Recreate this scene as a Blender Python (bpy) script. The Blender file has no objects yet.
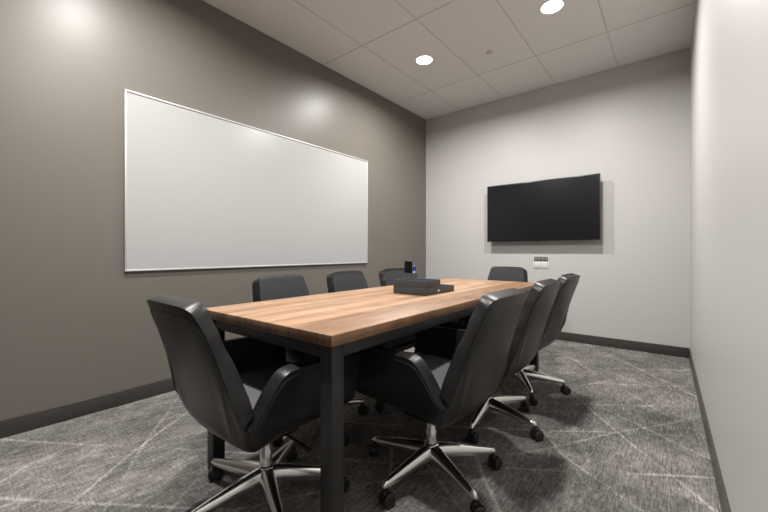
import bpy, bmesh, math, random
from mathutils import Vector, Matrix
random.seed(7)
S = bpy.context.scene
COL = S.collection
R = math.radians

# ------------------------------------------------------------ camera, world, lights, exposure
cam_d = bpy.data.cameras.new('camera'); cam = bpy.data.objects.new('camera', cam_d); COL.objects.link(cam)
cam.location = (0, 0, 1.016); cam.rotation_euler = (R(90), 0, R(39.1))
cam_d.sensor_width = 36; cam_d.lens = 357 / 768 * 36; cam_d.shift_y = -4 / 768
cam_d.clip_start = 0.02
S.camera = cam
w = bpy.data.worlds.new('world'); S.world = w; w.use_nodes = True
w.node_tree.nodes['Background'].inputs[0].default_value = (1, .97, .93, 1)
w.node_tree.nodes['Background'].inputs[1].default_value = 0.3
S.view_settings.view_transform = 'Standard'; S.view_settings.look = 'None'
S.view_settings.gamma = 1; S.view_settings.use_curve_mapping = False
S.view_settings.exposure = 0.0
S.cycles.max_bounces = 16; S.cycles.diffuse_bounces = 10; S.cycles.glossy_bounces = 6

LAMP_W = 46.0
LAMP_XY = [(-1.975, 3.08), (-.755, 3.05), (-1.975, .64), (-.755, .64)]
H = 2.97
for i, (x, y) in enumerate(LAMP_XY):
    l = bpy.data.lights.new('downlight_lamp', 'AREA'); l.shape = 'DISK'; l.size = .15
    l.energy = LAMP_W; l.spread = R(166); l.color = (1, .985, .962)
    o = bpy.data.objects.new('downlight_lamp', l); COL.objects.link(o); o.location = (x, y, H - .012)

# ------------------------------------------------------------ materials
def mat(name, col, rough=.5, metal=0., spec=.5, emis=None, es=0.):
    m = bpy.data.materials.new(name); m.use_nodes = True
    b = m.node_tree.nodes['Principled BSDF']
    b.inputs['Base Color'].default_value = (*col, 1); b.inputs['Roughness'].default_value = rough
    b.inputs['Metallic'].default_value = metal; b.inputs['Specular IOR Level'].default_value = spec
    if emis:
        b.inputs['Emission Color'].default_value = (*emis, 1); b.inputs['Emission Strength'].default_value = es
    return m

class NT:
    def __init__(s, m): s.t = m.node_tree; s.b = s.t.nodes['Principled BSDF']
    def n(s, ty, **k):
        o = s.t.nodes.new(ty)
        for a, v in k.items(): setattr(o, a, v)
        return o
    def l(s, a, b): s.t.links.new(a, b)
    def pos(s, scale=(1, 1, 1), rot=0., obj=False):
        mp = s.n('ShaderNodeMapping'); mp.inputs['Scale'].default_value = scale; mp.inputs['Rotation'].default_value = (0, 0, rot)
        if obj:
            tc = s.n('ShaderNodeTexCoord'); s.l(tc.outputs['Object'], mp.inputs['Vector'])
        else:
            g = s.n('ShaderNodeNewGeometry'); s.l(g.outputs['Position'], mp.inputs['Vector'])
        return mp.outputs[0]
    def noise(s, vec, scale, detail=3, rough=.5, dist=0.):
        t = s.n('ShaderNodeTexNoise'); t.inputs['Scale'].default_value = scale; t.inputs['Detail'].default_value = detail
        t.inputs['Roughness'].default_value = rough; t.inputs['Distortion'].default_value = dist
        s.l(vec, t.inputs['Vector']); return t.outputs['Fac']
    def math(s, op, a, b=None, clamp=False):
        t = s.n('ShaderNodeMath', operation=op); t.use_clamp = clamp
        for i, v in enumerate((a, b)):
            if v is None: continue
            if isinstance(v, (int, float)): t.inputs[i].default_value = v
            else: s.l(v, t.inputs[i])
        return t.outputs[0]
    def rng(s, v, a, b, c=0., d=1.):
        t = s.n('ShaderNodeMapRange'); s.l(v, t.inputs[0])
        for i, x in enumerate((a, b, c, d)): t.inputs[i + 1].default_value = x
        return t.outputs[0]
    def ramp(s, v, stops):
        t = s.n('ShaderNodeValToRGB'); e = t.color_ramp.elements
        while len(e) < len(stops): e.new(.5)
        for i, (p, c) in enumerate(stops): e[i].position = p; e[i].color = (*c, 1)
        s.l(v, t.inputs[0]); return t.outputs[0]
    def bump(s, v, strength, dist):
        t = s.n('ShaderNodeBump'); t.inputs['Strength'].default_value = strength; t.inputs['Distance'].default_value = dist
        s.l(v, t.inputs['Height']); s.l(t.outputs[0], s.b.inputs['Normal'])

def wall_mat(name, col, rough, spec=.5):
    m = mat(name, col, rough, spec=spec); t = NT(m)
    t.bump(t.noise(t.pos(), 130, 3), .06, .003)
    return m
M_TAUPE = wall_mat('taupe_eggshell_paint', (.158, .144, .124), .40, .36)
M_WHITE = wall_mat('pale_grey_paint', (.495, .482, .467), .45, .4)
M_BASE = mat('dark_brown_vinyl_base', (.052, .043, .038), .38)

# ceiling tile
M_TILE = mat('mineral_fibre_tile', (.60, .565, .53), .95, spec=.1); t = NT(M_TILE)
c = t.noise(t.pos(), 260, 2); t.l(t.ramp(c, [(.3, (.68, .665, .65)), (.6, (.76, .745, .73))]), t.b.inputs['Base Color']); t.bump(c, .25, .002)
M_GRID = mat('ceiling_grid_steel', (.58, .565, .55), .6)

# carpet
M_CARPET = mat('grey_streaked_carpet', (.2, .19, .18), 1., spec=.05); t = NT(M_CARPET)
fine = t.noise(t.pos((150, 16, 1)), 1, 3, .7)
fine2 = t.noise(t.pos((22, 120, 1)), 1, 3, .7)
mid = t.noise(t.pos((60, 5, 1)), 1, 4, .75)
blot = t.noise(t.pos((2.6, 2.0, 1)), 1, 5, .68)
tile = t.noise(t.pos((9, 7, 1)), 1, 3, .6)
v = t.math('ADD', t.math('MULTIPLY', fine, 1.05), t.math('MULTIPLY', mid, .50))
v = t.math('ADD', v, t.math('MULTIPLY', fine2, .75))
v = t.math('ADD', v, t.math('MULTIPLY', blot, .55))
v = t.math('ADD', v, t.math('MULTIPLY', tile, .35))     # mean 1.45
def crossing(rot, per, width, amp, off):
    # thin pale lines: distance to slightly wavy parallel lines, frayed and broken up by noise
    p = t.pos((1, 1, 1), rot)
    sx = t.n('ShaderNodeSeparateXYZ'); t.l(p, sx.inputs[0])
    wob = t.noise(t.pos((.8, .8, 1)), 1, 2, .5)
    u = t.math('ADD', sx.outputs[0], t.math('MULTIPLY', wob, .13)); u = t.math('ADD', u, off)
    k = t.math('PINGPONG', u, per / 2)
    fr = t.noise(t.pos((90, 90, 1)), 1, 2)
    k = t.math('ADD', k, t.math('MULTIPLY', t.math('SUBTRACT', fr, .5), .030))
    ln = t.rng(k, width, width * .1, 0, 1)
    brk = t.rng(t.noise(t.pos((2.3, 2.3, 1), rot + off), 1, 3), .38, .58, 0, 1)
    return t.math('MULTIPLY', t.math('MULTIPLY', ln, brk), amp)
for rot, per, wd, amp, off in ((R(56), .39, .012, .26, .1), (R(-38), .43, .012, .27, .37), (R(33), .62, .011, .22, .2), (R(-57), .67, .011, .22, .55)):
    v = t.math('ADD', v, crossing(rot, per, wd, amp, off))
blob2 = t.noise(t.pos((1.1, .8, 1)), 1, 3, .5)
v = t.math('ADD', v, t.math('MULTIPLY', t.math('SUBTRACT', blob2, .5), .5))
vv = t.rng(v, 1.20, 2.16, 0, 1)
t.l(t.ramp(vv, [(0., (.050, .046, .042)), (.30, (.115, .107, .099)), (.55, (.225, .212, .198)), (1., (.52, .495, .47))]), t.b.inputs['Base Color'])
t.bump(fine, .5, .004)

# wood planks (table local coordinates: x across 0.87 m, y along)
def wood(name, k=1., rg=.42):
    m = mat(name, (.4, .2, .1), .42, spec=.4); t = NT(m)
    p = t.pos(obj=True); sx = t.n('ShaderNodeSeparateXYZ'); t.l(p, sx.inputs[0])
    # staves of unequal width: a stepped function of x, shifted per stretch of y
    xs = t.math('MULTIPLY', t.math('ADD', sx.outputs[0], 5.0), 1.0)
    st = t.math('FLOOR', t.math('MULTIPLY', xs, 1 / .0725))
    wn = t.n('ShaderNodeTexWhiteNoise', noise_dimensions='1D'); t.l(st, wn.inputs['W'])
    # the outer board on the right is one wide walnut board
    right = t.math('GREATER_THAN', sx.outputs[0], .215)
    sid = t.math('ADD', t.math('MULTIPLY', wn.outputs[0], t.math('SUBTRACT', 1, right)), t.math('MULTIPLY', right, .93))
    cb = t.n('ShaderNodeCombineXYZ'); t.l(t.math('MULTIPLY', sx.outputs[0], 26), cb.inputs[0])
    t.l(t.math('MULTIPLY', sx.outputs[1], 1.5), cb.inputs[1]); t.l(t.math('MULTIPLY', sid, 11), cb.inputs[2])
    g = t.noise(cb.outputs[0], 1, 5, .6, .9)
    cb2 = t.n('ShaderNodeCombineXYZ'); t.l(t.math('MULTIPLY', sx.outputs[0], 190), cb2.inputs[0])
    t.l(t.math('MULTIPLY', sx.outputs[1], 9), cb2.inputs[1]); t.l(t.math('MULTIPLY', sx.outputs[2], 90), cb2.inputs[2])
    fg = t.noise(cb2.outputs[0], 1, 3, .6)
    kn = t.noise(t.pos((6, 3, 1), obj=True), 1, 3, .5, 1.5)
    val = t.math('ADD', t.math('MULTIPLY', g, .55), t.math('MULTIPLY', fg, .22)); val = t.math('ADD', val, .13)
    val = t.math('ADD', val, t.math('MULTIPLY', t.math('SUBTRACT', sid, .5), -.14)); val = t.math('SUBTRACT', val, t.math('MULTIPLY', right, .07))
    val = t.math('ADD', val, t.math('MULTIPLY', t.math('SUBTRACT', kn, .5), .35))
    cc = t.ramp(val, [(p_, tuple(k*q_ for q_ in c_)) for p_, c_ in [(.22, (.125, .066, .036)), (.42, (.245, .138, .076)), (.58, (.365, .220, .128)), (.8, (.51, .335, .205))]])
    t.l(cc, t.b.inputs['Base Color']); t.l(t.rng(fg, .3, .7, .38, .5), t.b.inputs['Roughness']); t.bump(fg, .12, .001)
    return m
M_WOOD = wood('walnut_and_oak_boards'); M_WEND = wood('shaded_end_grain', .5)  # table ends: same boards darkened for end grain, with their shade painted in
M_STEEL = mat('charcoal_powder_coat', (.034, .033, .033), .45, .3)
def leather(name, col, rough):
    m = mat(name, col, rough, spec=.42); t = NT(m)
    n1 = t.noise(t.pos(obj=True), 520, 2); n2 = t.noise(t.pos(obj=True), 6, 3)
    t.bump(t.math('ADD', t.math('MULTIPLY', n1, .12), n2), .22, .006)
    return m
M_LEATHER = leather('black_leather', (.0125, .0120, .0118), .37)
M_PIPING = mat('leather_piping', (.020, .0195, .019), .38)
def fabric(name, a, b):
    m = mat(name, a, .9, spec=.15); t = NT(m)
    n = t.noise(t.pos(obj=True), 420, 2)
    t.l(t.ramp(n, [(.35, a), (.65, b)]), t.b.inputs['Base Color']); t.bump(n, .3, .002)
    return m
M_PAD = fabric('charcoal_upholstery', (.030, .030, .034), (.048, .047, .052))
M_SEAT = fabric('grey_seat_upholstery', (.085, .082, .092), (.125, .12, .132))
M_CHROME = mat('polished_aluminium', (.78, .765, .74), .22, 1.)
M_BLACK = mat('black_plastic', (.012, .012, .012), .38)
M_RUBBER = mat('caster_tread', (.016, .016, .016), .6)
M_BOARD = mat('whiteboard_enamel', (.405, .40, .393), .28, spec=.5)
M_ALU = mat('brushed_frame_aluminium', (.56, .555, .545), .45, .35)
M_SCREEN = mat('television_glass', (.0060, .0060, .0068), .26, spec=.36)
M_BEZEL = mat('television_bezel', (.008, .008, .008), .3)
M_PLATE = mat('white_outlet_plastic', (.62, .61, .59), .4)
M_PORT = mat('dark_port_insert', (.09, .088, .082), .6)
M_TRIMW = mat('downlight_trim_white', (.8, .78, .75), .5)
M_DIFF = mat('downlight_diffuser', (.9, .9, .9), .5, emis=(1, .96, .91), es=9)
M_ORG = mat('slate_grey_plastic', (.040, .046, .052), .5)
M_FELT = mat('black_felt', (.008, .008, .008), .95, spec=.1)
M_BLUE = mat('blue_marker_plastic', (.012, .035, .30), .35)
M_WPL = mat('white_marker_plastic', (.75, .80, .80), .35)
M_CHROME2 = mat('sprinkler_cover_white', (.55, .52, .49), .4)

# ------------------------------------------------------------ helpers
def link(name, bm, m, parent=None, smooth=True, bevel=0., seg=2, angle=40):
    me = bpy.data.meshes.new(name)
    bmesh.ops.recalc_face_normals(bm, faces=bm.faces)
    if bevel:
        es = [e for e in bm.edges if len(e.link_faces) == 2 and e.calc_face_angle(0) > R(angle)]
        bmesh.ops.bevel(bm, geom=es, offset=bevel, segments=seg, profile=.5, affect='EDGES', clamp_overlap=True)
    for f in bm.faces: f.smooth = smooth
    bm.to_mesh(me); bm.free()
    for x in (m if isinstance(m, (list, tuple)) else [m]): me.materials.append(x)
    if smooth:
        try: me.set_sharp_from_angle(angle=R(50))
        except Exception: pass
    o = bpy.data.objects.new(name, me); COL.objects.link(o)
    if parent: o.parent = parent
    return o
def box(bm, a, b, mi=0):
    x0, y0, z0 = a; x1, y1, z1 = b
    v = [bm.verts.new(p) for p in ((x0,y0,z0),(x1,y0,z0),(x1,y1,z0),(x0,y1,z0),(x0,y0,z1),(x1,y0,z1),(x1,y1,z1),(x0,y1,z1))]
    fs = []
    for q in ((3,2,1,0),(4,5,6,7),(0,1,5,4),(1,2,6,5),(2,3,7,6),(3,0,4,7)):
        f = bm.faces.new([v[i] for i in q]); f.material_index = mi; fs.append(f)
    return v
def boxo(name, a, b, m, parent=None, bevel=0., seg=2):
    bm = bmesh.new(); box(bm, a, b); return link(name, bm, m, parent, bevel > 0, bevel, seg)
def rings(bm, loops, cap=True, mi=0, closed=True):
    vs = [[bm.verts.new(p) for p in lp] for lp in loops]
    n = len(vs[0])
    for a, b in zip(vs, vs[1:]):
        for i in range(n if closed else n - 1):
            f = bm.faces.new((a[i], a[(i+1) % n], b[(i+1) % n], b[i])); f.material_index = mi
    if cap:
        bm.faces.new(list(reversed(vs[0]))).material_index = mi; bm.faces.new(vs[-1]).material_index = mi
    return vs
def lathe(bm, prof, n=24, M=Matrix(), mi=0):
    rings(bm, [[M @ Vector((r*math.cos(2*math.pi*i/n), r*math.sin(2*math.pi*i/n), z)) for i in range(n)] for r, z in prof], True, mi)
def tube(bm, pts, r, n=8, mi=0):
    pts = [Vector(p) for p in pts]; lp = []
    up = Vector((0, 0, 1))
    for i, p in enumerate(pts):
        d = (pts[min(i+1, len(pts)-1)] - pts[max(i-1, 0)]).normalized()
        a = d.cross(up)
        if a.length < .05: a = d.cross(Vector((1, 0, 0)))
        a.normalize(); b = d.cross(a)
        rr = r[i] if isinstance(r, (list, tuple)) else r
        lp.append([p + a*math.cos(2*math.pi*k/n)*rr + b*math.sin(2*math.pi*k/n)*rr for k in range(n)])
    rings(bm, lp, True, mi)
def empty(name, loc, rz=0.):
    o = bpy.data.objects.new(name, None); COL.objects.link(o); o.location = loc; o.rotation_euler = (0, 0, rz)
    o.empty_display_size = .1; return o
def tag(o, label=None, cat=None, group=None, kind=None):
    for k, v in (('label', label), ('category', cat), ('group', group), ('kind', kind)):
        if v: o[k] = v
    return o
def struct(name, a, b, m, bevel=0.):
    return tag(boxo(name, a, b, m, None, bevel), kind='structure')
def copy_tree(o, parent=None):
    c = o.copy(); COL.objects.link(c)
    if parent: c.parent = parent
    for ch in list(o.children): copy_tree(ch, c)
    return c

# ------------------------------------------------------------ the room
XL, XR, YB, YF = -2.85, .193, 4.49, -.75
struct('floor', (XL-.1, YF-.1, -.1), (XR+.1, YB+.1, 0), M_CARPET)
struct('wall_left', (XL-.12, YF-.12, 0), (XL, YB+.12, H+.1), M_TAUPE)
struct('wall_back', (XL, YB, 0), (XR+.05, YB+.12, H+.1), M_WHITE)
def xr(y): return .117 + (YB-y)*.0145      # the right wall is not quite square to the others
def skew_wall(name, off0, off1, y0, y1, z0, z1, m):
    bm = bmesh.new()
    rings(bm, [[Vector((xr(y0)+off0, y0, z)), Vector((xr(y0)+off1, y0, z)), Vector((xr(y1)+off1, y1, z)), Vector((xr(y1)+off0, y1, z))] for z in (z0, z1)])
    return tag(link(name, bm, m, None, False), kind='structure')
skew_wall('wall_right', 0, .12, YF-.12, YB+.12, 0, H+.1, M_WHITE)
struct('wall_front', (XL, YF-.12, 0), (XR, YF, H+.1), mat('dark_front_paint', (.07, .064, .058), .5))
BH = .098
struct('baseboard_left', (XL, YF, 0), (XL+.009, YB, BH), M_BASE, .002)
struct('baseboard_back', (XL+.009, YB-.009, 0), (xr(YB)-.009, YB, BH), M_BASE, .002)
skew_wall('baseboard_right', -.009, 0, YF, YB, 0, BH, M_BASE)
struct('baseboard_front', (XL+.009, YF, 0), (XR-.009, YF+.009, BH), M_BASE, .002)
# suspended ceiling: 2 ft x 4 ft tiles in a narrow grid
bm = bmesh.new()
gx = [XL] + [-2.288 + .6096*i for i in range(4)] + [XR]
gy = [YF] + [v for v in (.055, 1.275, 2.494, 3.713)] + [YB]
for x0, x1 in zip(gx, gx[1:]):
    for y0, y1 in zip(gy, gy[1:]):
        box(bm, (x0+.006, y0+.006, H), (x1-.006, y1-.006, H+.02), 0)
box(bm, (XL, YF, H+.004), (XR, YB, H+.06), 1)
ce = link('ceiling', bm, [M_TILE, M_GRID], None, False); tag(ce, kind='structure')

# ------------------------------------------------------------ downlights, sprinkler
lab = ['round ceiling downlight above the far part of the table, left one of the visible pair',
       'round ceiling downlight at the top edge of the photo, right one of the visible pair',
       'round ceiling downlight over the near end of the room on the whiteboard side',
       'round ceiling downlight over the near end of the room on the right wall side']
proto = None
for (x, y), la in zip(LAMP_XY, lab):
    if proto is None:
        proto = o = empty('ceiling_downlight', (x, y, H))
        bm = bmesh.new()
        n = 40
        prof = [(.078, -.001), (.086, -.004), (.092, -.003), (.094, 0), (.078, 0)]
        lp = [[Vector((r*math.cos(2*math.pi*i/n), r*math.sin(2*math.pi*i/n), z)) for i in range(n)] for r, z in prof + [prof[0]]]
        rings(bm, lp, False); bmesh.ops.remove_doubles(bm, verts=bm.verts, dist=1e-6)
        link('trim_ring', bm, M_TRIMW, o)
        bm = bmesh.new(); lathe(bm, [(.0785, -.003), (.0785, 0)], 40); link('diffuser', bm, M_DIFF, o, False)
    else:
        o = copy_tree(proto); o.location = (x, y, H)
    tag(o, la, 'ceiling light', 'ceiling downlights')
o = empty('fire_sprinkler', (-1.40, 3.36, H))
tag(o, 'small round white fire sprinkler cover on the ceiling between the two visible downlights', 'sprinkler')
bm = bmesh.new(); lathe(bm, [(.034, 0), (.036, -.003), (.030, -.006)][::-1], 24); link('escutcheon', bm, M_CHROME2, o)
bm = bmesh.new(); lathe(bm, [(.022, -.014), (.026, -.012), (.026, -.006)], 24); link('cover_cap', bm, M_CHROME2, o)

# ------------------------------------------------------------ whiteboard
o = empty('whiteboard', (XL, 1.967, .885))
tag(o, 'large blank white dry-erase board in a thin frame on the taupe left wall', 'whiteboard')
W2, HB = 1.213, 1.215
boxo('writing_surface', (.004, -W2+.008, .008), (.014, W2-.008, HB-.008), M_BOARD, o)
bm = bmesh.new()
fw, d = .012, .020
for a, b in (((0, -W2, 0), (d, W2, fw)), ((0, -W2, HB-fw), (d, W2, HB)), ((0, -W2, fw), (d, -W2+fw, HB-fw)), ((0, W2-fw, fw), (d, W2, HB-fw))):
    box(bm, a, b)
link('frame', bm, M_ALU, o, True, .002)

# ------------------------------------------------------------ television
o = empty('television', (-1.232, YB, 1.146))
tag(o, 'black flat wall-mounted television on the pale back wall', 'television')
TW, TH = .624, .706
yf = -.112
bm = bmesh.new(); box(bm, (-TW, yf, 0), (TW, yf+.030, TH)); link('bezel', bm, M_BEZEL, o, True, .003)
boxo('screen', (-TW+.010, yf-.0012, .014), (TW-.010, yf+.001, TH-.010), M_SCREEN, o)
bm = bmesh.new(); box(bm, (-.42, yf+.030, .06), (.42, yf+.058, .48)); link('rear_housing', bm, M_BLACK, o, True, .012)
bm = bmesh.new(); box(bm, (-.2, -.055, .14), (.2, -.001, .2)); box(bm, (-.2, -.055, .38), (.2, -.001, .44)); link('wall_bracket', bm, M_BLACK, o, True, .003)
bm = bmesh.new(); box(bm, (-.022, yf+.003, -.006), (.022, yf+.02, .001)); link('sensor_bump', bm, M_BLACK, o, True, .002)

# ------------------------------------------------------------ outlet plate
o = empty('wall_outlet', (-1.232, YB, .818))
tag(o, 'white wall outlet plate with dark sockets below the television', 'outlet')
bm = bmesh.new(); box(bm, (-.088, -.006, 0), (.088, 0, .150)); link('cover_plate', bm, M_PLATE, o, True, .003)
bm = bmesh.new()
box(bm, (-.080, -.0085, .088), (.080, -.005, .145))
link('socket_panel', bm, M_PORT, o, True, .002)
for i in range(4):
    x = -.058 + i*.0387
    bm = bmesh.new(); box(bm, (x-.014, -.0105, .098), (x+.014, -.008, .134)); link('socket', bm, mat('socket_face', (.17, .165, .155), .5) if i == 0 else bpy.data.materials['socket_face'], o, True, .002)
for x in (-.04, .04):
    bm = bmesh.new(); box(bm, (x-.034, -.009, .012), (x+.034, -.005, .076)); link('blank_insert', bm, M_PLATE, o, True, .0025)

# ------------------------------------------------------------ table
TZ = .752
T = empty('conference_table', (-1.295, 1.985, 0), R(.9))
tag(T, 'long wooden conference table on black square steel legs in the middle of the room', 'table')
hx, hy = .4375, 1.222
bm = bmesh.new(); box(bm, (-hx, -hy, TZ-.038), (hx, hy, TZ))
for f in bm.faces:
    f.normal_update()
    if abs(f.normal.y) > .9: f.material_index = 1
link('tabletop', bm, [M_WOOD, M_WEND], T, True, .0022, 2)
lw, ins = .057, .018
x1, y1 = hx-ins, hy-ins
for sx in (-1, 1):
    for sy in (-1, 1):
        a = (min(sx*x1, sx*(x1-lw)), min(sy*y1, sy*(y1-lw)), 0)
        bm = bmesh.new(); box(bm, a, (a[0]+lw, a[1]+lw, TZ-.038)); lg = link('leg', bm, M_STEEL, T, True, .003)
        bm = bmesh.new(); lathe(bm, [(.018, 0), (.02, .003), (.02, .006)], 16, Matrix.Translation((a[0]+lw/2, a[1]+lw/2, 0)))
ab, bw = .045, .035
zt = TZ-.038-.004
for sx in (-1, 1):
    x = sx*(x1-.006); boxo('apron_rail', (min(x, x-sx*bw), -y1+lw, zt-ab), (max(x, x-sx*bw), y1-lw, zt), M_STEEL, T, .002)
for sy in (-1, 1):
    y = sy*(y1-.006); boxo('apron_rail', (-x1+lw, min(y, y-sy*bw), zt-ab), (x1-lw, max(y, y-sy*bw), zt), M_STEEL, T, .002)
boxo('centre_rail', (-x1+.04, -.03, zt-ab), (x1-.04, .03, zt), M_STEEL, T, .002)

# ------------------------------------------------------------ office chair
# tub shell: columns run from the front of one arm round the back to the other arm;
# every column has an under point P (x=0), a corner point B and a top point T
KEY = [  # P(y,z), B(x,y,z), T(x,y,z)
    ((.245, .350), (.268, .250, .352), (.285, .262, .596)),
    ((.14, .345), (.268, .140, .345), (.292, .150, .610)),
    ((.03, .340), (.264, .020, .340), (.295, .020, .614)),
    ((-.03, .337), (.258, -.050, .337), (.295, -.098, .611)),
    ((-.06, .335), (.252, -.105, .335), (.289, -.148, .566)),
    ((-.085, .333), (.247, -.150, .333), (.279, -.192, .494)),
    ((-.105, .332), (.240, -.180, .332), (.266, -.230, .454)),
    ((-.12, .332), (.225, -.202, .332), (.250, -.254, .490)),
    ((-.125, .332), (.202, -.216, .332), (.230, -.275, .573)),
    ((-.13, .332), (.178, -.226, .333), (.214, -.300, .665)),
    ((-.13, .333), (.152, -.234, .334), (.203, -.332, .757)),
    ((-.13, .333), (.126, -.240, .335), (.187, -.361, .823)),
    ((-.13, .333), (.098, -.244, .336), (.154, -.377, .846)),
    ((-.13, .333), (.052, -.247, .337), (.080, -.385, .851)),
    ((-.13, .333), (.0, -.248, .337), (.0, -.388, .852)),
]
full = []
for P, B, T_ in KEY: full.append((Vector((0, *P)), Vector(B), Vector(T_)))
def mir(v): return Vector((-v.x, v.y, v.z))
full += [(mir(a), mir(b), mir(c)) for a, b, c in reversed(full[:-1])]
def cr(p0, p1, p2, p3, t):
    return .5*((2*p1) + (p2-p0)*t + (2*p0-5*p1+4*p2-p3)*t*t + (-p0+3*p1-3*p2+p3)*t**3)
def key_at(u):
    n = len(full)-1; u = max(0, min(n, u)); i = min(int(u), n-1); t = u-i
    g = lambda k: full[max(0, min(n, k))]
    return tuple(cr(g(i-1)[j], g(i)[j], g(i+1)[j], g(i+2)[j], t) for j in range(3))
def surf(u, v):
    P, B, T_ = key_at(u)
    w = 2.6; a, b, c = (1-v)**2, 2*w*v*(1-v), v*v
    p = (P*a + B*b + T_*c)/(a+b+c)
    # gentle outward swell of arm panels and lumbar curve of the back
    s = max(0, (v-.5)/.5)
    if T_.z > .7: p.y -= .018*math.sin(math.pi*s)*(T_.z-.7)/.16*-1
    return p
def nrm(u, v):
    e = .02
    a = surf(u+e, v)-surf(u-e, v); b = surf(u, min(1, v+e))-surf(u, max(0, v-e))
    n = a.cross(b)
    return n.normalized() if n.length > 1e-9 else Vector((0, 0, 1))
_c = surf(14, .8); _n = nrm(14, .8)
SGN = 1 if _n.y > 0 else -1          # make the normal point inwards (towards the sitter)
def sheet(u0, u1, nu, v0, v1, nv, off0, off1, name, m, parent, bev, puff=0.):
    bm = bmesh.new(); A = []; Bv = []
    for i in range(nu+1):
        u = u0+(u1-u0)*i/nu; ra = []; rb = []
        for j in range(nv+1):
            v = v0+(v1-v0)*j/nv; p = surf(u, v); n = nrm(u, v)*SGN
            k = 1
            if puff:
                a = min(1, 2*min(i/nu, 1-i/nu)*5)**.5; b = min(1, 2*min(j/nv, 1-j/nv)*5)**.5; k = a*b
            ra.append(bm.verts.new(p+n*off0)); rb.append(bm.verts.new(p+n*(off1-(puff*(1-k)))))
        A.append(ra); Bv.append(rb)
    for i in range(nu):
        for j in range(nv):
            bm.faces.new((A[i][j], A[i+1][j], A[i+1][j+1], A[i][j+1])); bm.faces.new((Bv[i][j], Bv[i][j+1], Bv[i+1][j+1], Bv[i+1][j]))
    for i in range(nu):
        for j in (0, nv): bm.faces.new((A[i][j], A[i+1][j], Bv[i+1][j], Bv[i][j]) if j else (A[i+1][j], A[i][j], Bv[i][j], Bv[i+1][j]))
    for j in range(nv):
        for i in (0, nu): bm.faces.new((A[i][j+1], A[i][j], Bv[i][j], Bv[i][j+1]) if i else (A[i][j], A[i][j+1], Bv[i][j+1], Bv[i][j]))
    return link(name, bm, m, parent, True, bev, 3, 48)
THK = .052
VS = .33
def piping(u0, u1, nu, parent, v=.992):
    bm = bmesh.new(); pts = []
    for i in range(nu+1):
        u = u0+(u1-u0)*i/nu; pts.append(surf(u, .985) - nrm(u, .985)*SGN*.0005)
    tube(bm, pts, .0022, 6); link('piping', bm, M_PIPING, parent)
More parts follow.
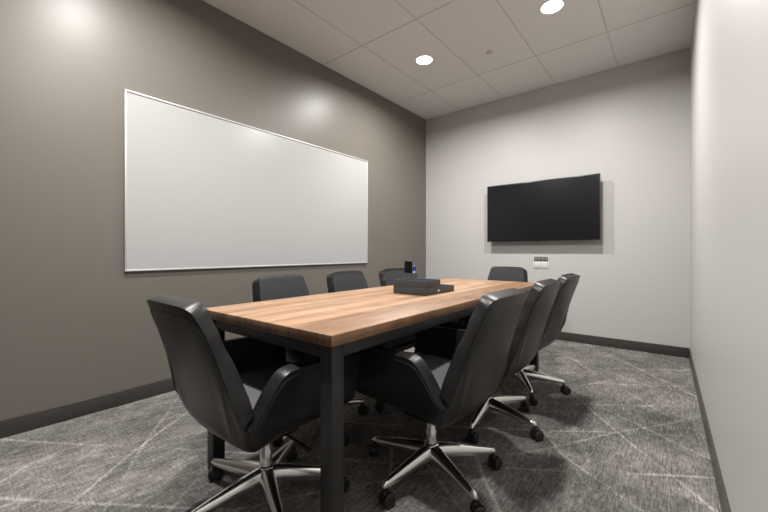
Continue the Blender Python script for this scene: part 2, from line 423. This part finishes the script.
def make_chair():
    c = empty('office_chair', (0, 0, 0))
    a = sheet(0, 6, 36, VS, 1, 16, 0, THK, 'armrest', M_LEATHER, c, .011); piping(0.1, 5.8, 50, a)
    a = sheet(22, 28, 36, VS, 1, 16, 0, THK, 'armrest', M_LEATHER, c, .011); piping(22.2, 27.9, 50, a)
    b = sheet(6.02, 21.98, 84, VS, 1, 22, 0, THK, 'backrest', M_LEATHER, c, .011); piping(6.3, 21.7, 110, b)
    # under pan (both halves meet on the centre line)
    bm = bmesh.new(); N, J = 56, 6; g0 = []; g1 = []
    for i in range(N+1):
        u = 28*i/N
        g0.append([bm.verts.new(surf(u, VS*j/J*.995)) for j in range(J+1)])
        g1.append([bm.verts.new(surf(u, VS*j/J*.995)+Vector((0, 0, .03))) for j in range(J+1)])
    for i in range(N):
        for j in range(J):
            bm.faces.new((g0[i][j], g0[i][j+1], g0[i+1][j+1], g0[i+1][j])); bm.faces.new((g1[i][j], g1[i+1][j], g1[i+1][j+1], g1[i][j+1]))
        bm.faces.new((g0[i][J], g1[i][J], g1[i+1][J], g0[i+1][J]))
    for i in (0, N):
        for j in range(J): bm.faces.new((g0[i][j], g1[i][j], g1[i][j+1], g0[i][j+1]))
    bmesh.ops.remove_doubles(bm, verts=bm.verts, dist=1e-4)
    link('seat_shell', bm, M_LEATHER, c)
    # inner back pad
    sheet(7.9, 20.1, 66, .50, .992, 26, THK-.006, THK+.007, 'back_cushion', M_PAD, c, 0, .007)
    # seat cushion: rounded slab, a little wider in front
    bm = bmesh.new(); L = []
    def outline(k, z, dz=0):
        pts = []
        for i in range(48):
            th = 2*math.pi*i/48; cx, sy = math.cos(th), math.sin(th)
            e = .42
            x = math.copysign(abs(cx)**e, cx); y = math.copysign(abs(sy)**e, sy)
            X = x*(.232*k); Y = .025 + y*(.225*k)
            X *= 1 + .05*(Y/.25)
            pts.append(Vector((X, Y, z + dz*(1 if Y > .1 else 0) + (.03*max(0, Y-.05)/.2 if z < .45 else 0))))
        return pts
    rings(bm, [outline(.93, .365), outline(.99, .380), outline(1.0, .425), outline(1.0, .448), outline(.975, .463), outline(.92, .470), outline(.6, .474), outline(.2, .472)])
    link('seat_cushion', bm, M_SEAT, c)
    # mechanism, lever, column
    bm = bmesh.new(); box(bm, (-.075, -.10, .268), (.075, .11, .322)); me = link('tilt_mechanism', bm, M_BLACK, c, True, .010, 3)
    bm = bmesh.new(); tube(bm, [(.06, .03, .292), (.14, .035, .282), (.19, .04, .272), (.225, .05, .257)], [.006, .006, .010, .012], 8); link('lever', bm, M_BLACK, me)
    bm = bmesh.new(); lathe(bm, [(.0235, .135), (.0235, .205), (.020, .21), (.0195, .272)], 24); link('gas_lift', bm, M_CHROME, c)
    bm = bmesh.new(); lathe(bm, [(.020, .055), (.022, .058), (.022, .092), (.030, .096), (.034, .104), (.034, .140), (.030, .148), (.025, .150)], 28); link('base_hub', bm, M_CHROME, c)
    for k in range(5):
        an = BASE0 + k*2*math.pi/5
        Rm = Matrix.Rotation(an, 4, 'Z')
        bm = bmesh.new(); lp = []
        for i in range(15):
            s = min(1, i/13); x = .020 + (.300-.020)*s
            top = .146 - .046*s**1.25; hh = .037*(1-s)**.7 + .022; wd = .022*(1-s)**.8 + .0125
            if i == 14: x += .009; top -= .012; hh = .006; wd *= .7
            cs = [(-.80, 0), (-1, .12), (-.95, .55), (-.55, .92), (-.2, 1), (.2, 1), (.55, .92), (.95, .55), (1, .12), (.80, 0)]
            lp.append([Rm @ Vector((x, a*wd, top-hh+b*hh)) for a, b in cs])
        rings(bm, lp); link('leg', bm, M_CHROME, c)
        ct = Rm @ Vector((.298, 0, 0)); sw = an + SWIV[k]
        Mc = Matrix.Translation(ct) @ Matrix.Rotation(sw, 4, 'Z')
        bm = bmesh.new()
        lathe(bm, [(.0055, .045), (.0055, .092)], 10, Mc)
        # hood: half-drum between and over the wheels
        n = 12; lp = []
        for y in (-.011, .011):
            lp.append([Mc @ Vector((.014 + .0285*math.cos(math.pi*(-.1+1.2*i/n)), y, .029+.0285*math.sin(math.pi*(-.1+1.2*i/n)))) for i in range(n+1)])
        rings(bm, lp)
        lathe(bm, [(.011, .050), (.012, .062), (.009, .066)], 12, Mc)
        ca = link('caster', bm, M_BLACK, c)
        for sd in (-1, 1):
            bm = bmesh.new()
            Mw = Mc @ Matrix.Translation((.014, sd*.0175, .0275)) @ Matrix.Rotation(R(90), 4, 'X')
            lathe(bm, [(.020, -.0085), (.0255, -.007), (.0275, -.003), (.0275, .003), (.0255, .007), (.020, .0085)], 22, Mw); link('wheel', bm, M_RUBBER, ca)
    return c
BASE0 = 0; SWIV = [.6, 2.4, -1.1, 3.0, 1.2]

# base angle is world-constant in the photo, so each chair's shell turns by rz while legs keep their star
CH = make_chair()
def place(o, x, y, rz, base, label, group):
    o.location = (x, y, 0); o.rotation_euler = (0, 0, rz); tag(o, label, 'chair', group)
    # turn the star base against the seat
    for ch in o.children:
        k = ch.name.split('.')[0]
        if k in ('leg', 'caster', 'base_hub'): ch.rotation_euler = (0, 0, base - rz)
GR = 'black office chairs around the conference table'
spots = [
    (-1.295, .828, R(0), R(50), 'black leather office chair at the near short end of the table, back towards the viewer'),
    (-.86, 1.40, R(88), R(47), 'black office chair on the right table side, nearest the viewer, whole polished base in view'),
    (-.877, 2.06, R(90), R(62), 'black leather office chair in the middle of the right long side of the table'),
    (-.90, 2.715, R(88), R(15), 'black leather office chair on the right side of the table, farthest from the viewer'),
    (-1.66, 1.385, R(-90), R(60), 'dark office chair on the whiteboard side of the table, nearest the viewer'),
    (-1.66, 1.99, R(-90), R(20), 'dark office chair on the whiteboard side of the table, middle of the three'),
    (-1.66, 2.60, R(-90), R(30), 'dark office chair on the whiteboard side of the table, partly behind the pen cup'),
    (-1.325, 3.30, R(180), R(10), 'dark office chair at the far short end of the table below the television'),
]
for i, (x, y, rz, bs, la) in enumerate(spots):
    o = CH if i == 0 else copy_tree(CH)
    place(o, x, y, rz, bs, la, GR)

# ------------------------------------------------------------ desk organiser, cup, eraser, marker
def open_box(name, x0, y0, x1, y1, z0, z1, th, m):
    """tray with its floor at z0 and open top, origin at its base centre"""
    cx, cy = (x0+x1)/2, (y0+y1)/2
    bm = bmesh.new()
    def q(x0, y0, x1, y1, z): return [Vector((x0-cx, y0-cy, z-z0)), Vector((x1-cx, y0-cy, z-z0)), Vector((x1-cx, y1-cy, z-z0)), Vector((x0-cx, y1-cy, z-z0))]
    rings(bm, [q(x0, y0, x1, y1, z0), q(x0, y0, x1, y1, z1), q(x0+th, y0+th, x1-th, y1-th, z1), q(x0+th, y0+th, x1-th, y1-th, z0+th)])
    o = link(name, bm, m, None, True, .0012, 2); o.location = (cx, cy, z0); return o
o = open_box('desk_tray', -1.395, 1.812, -1.152, 2.168, TZ, TZ+.042, .004, M_ORG)
tag(o, 'low dark grey desk tray lying on the table under the smaller box', 'tray')
bm = bmesh.new()
v = [bm.verts.new((.1217, y, z)) for y, z in ((-.035, .012), (-.012, .021), (-.035, .029))]
v2 = [bm.verts.new((.1225, y, z)) for y, z in ((-.035, .012), (-.012, .021), (-.035, .029))]
bm.faces.new(v); bm.faces.new(v2)
for i in range(3): bm.faces.new((v[i], v[(i+1) % 3], v2[(i+1) % 3], v2[i]))
s = link('sticker', bm, M_WPL, o, False); s['label'] = 'small white triangular sticker'
o = open_box('desk_box', -1.395, 1.812, -1.152, 1.985, TZ+.0425, TZ+.090, .004, M_ORG)
tag(o, 'dark grey open desk box stacked on the near end of the low tray', 'box')
PX, PY = -1.485, 2.12
o = open_box('pen_cup', PX-.042, PY-.042, PX+.042, PY+.042, TZ, TZ+.114, .003, mat('blue_grey_plastic', (.046, .058, .068), .45))
tag(o, 'square slate grey pen cup standing behind the desk trays', 'pen cup')
# eraser standing in the cup
e = empty('whiteboard_eraser', (PX-.008, PY-.004, TZ+.006)); e.rotation_euler = (0, 0, R(35))
tag(e, 'black whiteboard eraser standing upright in the pen cup', 'eraser')
bm = bmesh.new(); box(bm, (-.027, -.002, 0), (.027, .014, .195)); link('grip', bm, M_BLACK, e, True, .006, 3)
bm = bmesh.new(); box(bm, (-.028, -.012, .002), (.028, -.0015, .193)); link('felt_pad', bm, M_FELT, e, True, .003)
k = empty('marker_pen', (PX+.024, PY+.014, TZ+.008)); k.rotation_euler = (0, R(3), R(35))
tag(k, 'white marker pen with a blue cap standing in the pen cup', 'marker')
bm = bmesh.new(); lathe(bm, [(.008, 0), (.009, .002), (.009, .122)], 16); link('barrel', bm, M_WPL, k)
bm = bmesh.new(); lathe(bm, [(.0120, .121), (.0130, .140), (.0120, .155), (.007, .160)], 16); link('cap', bm, M_BLUE, k)
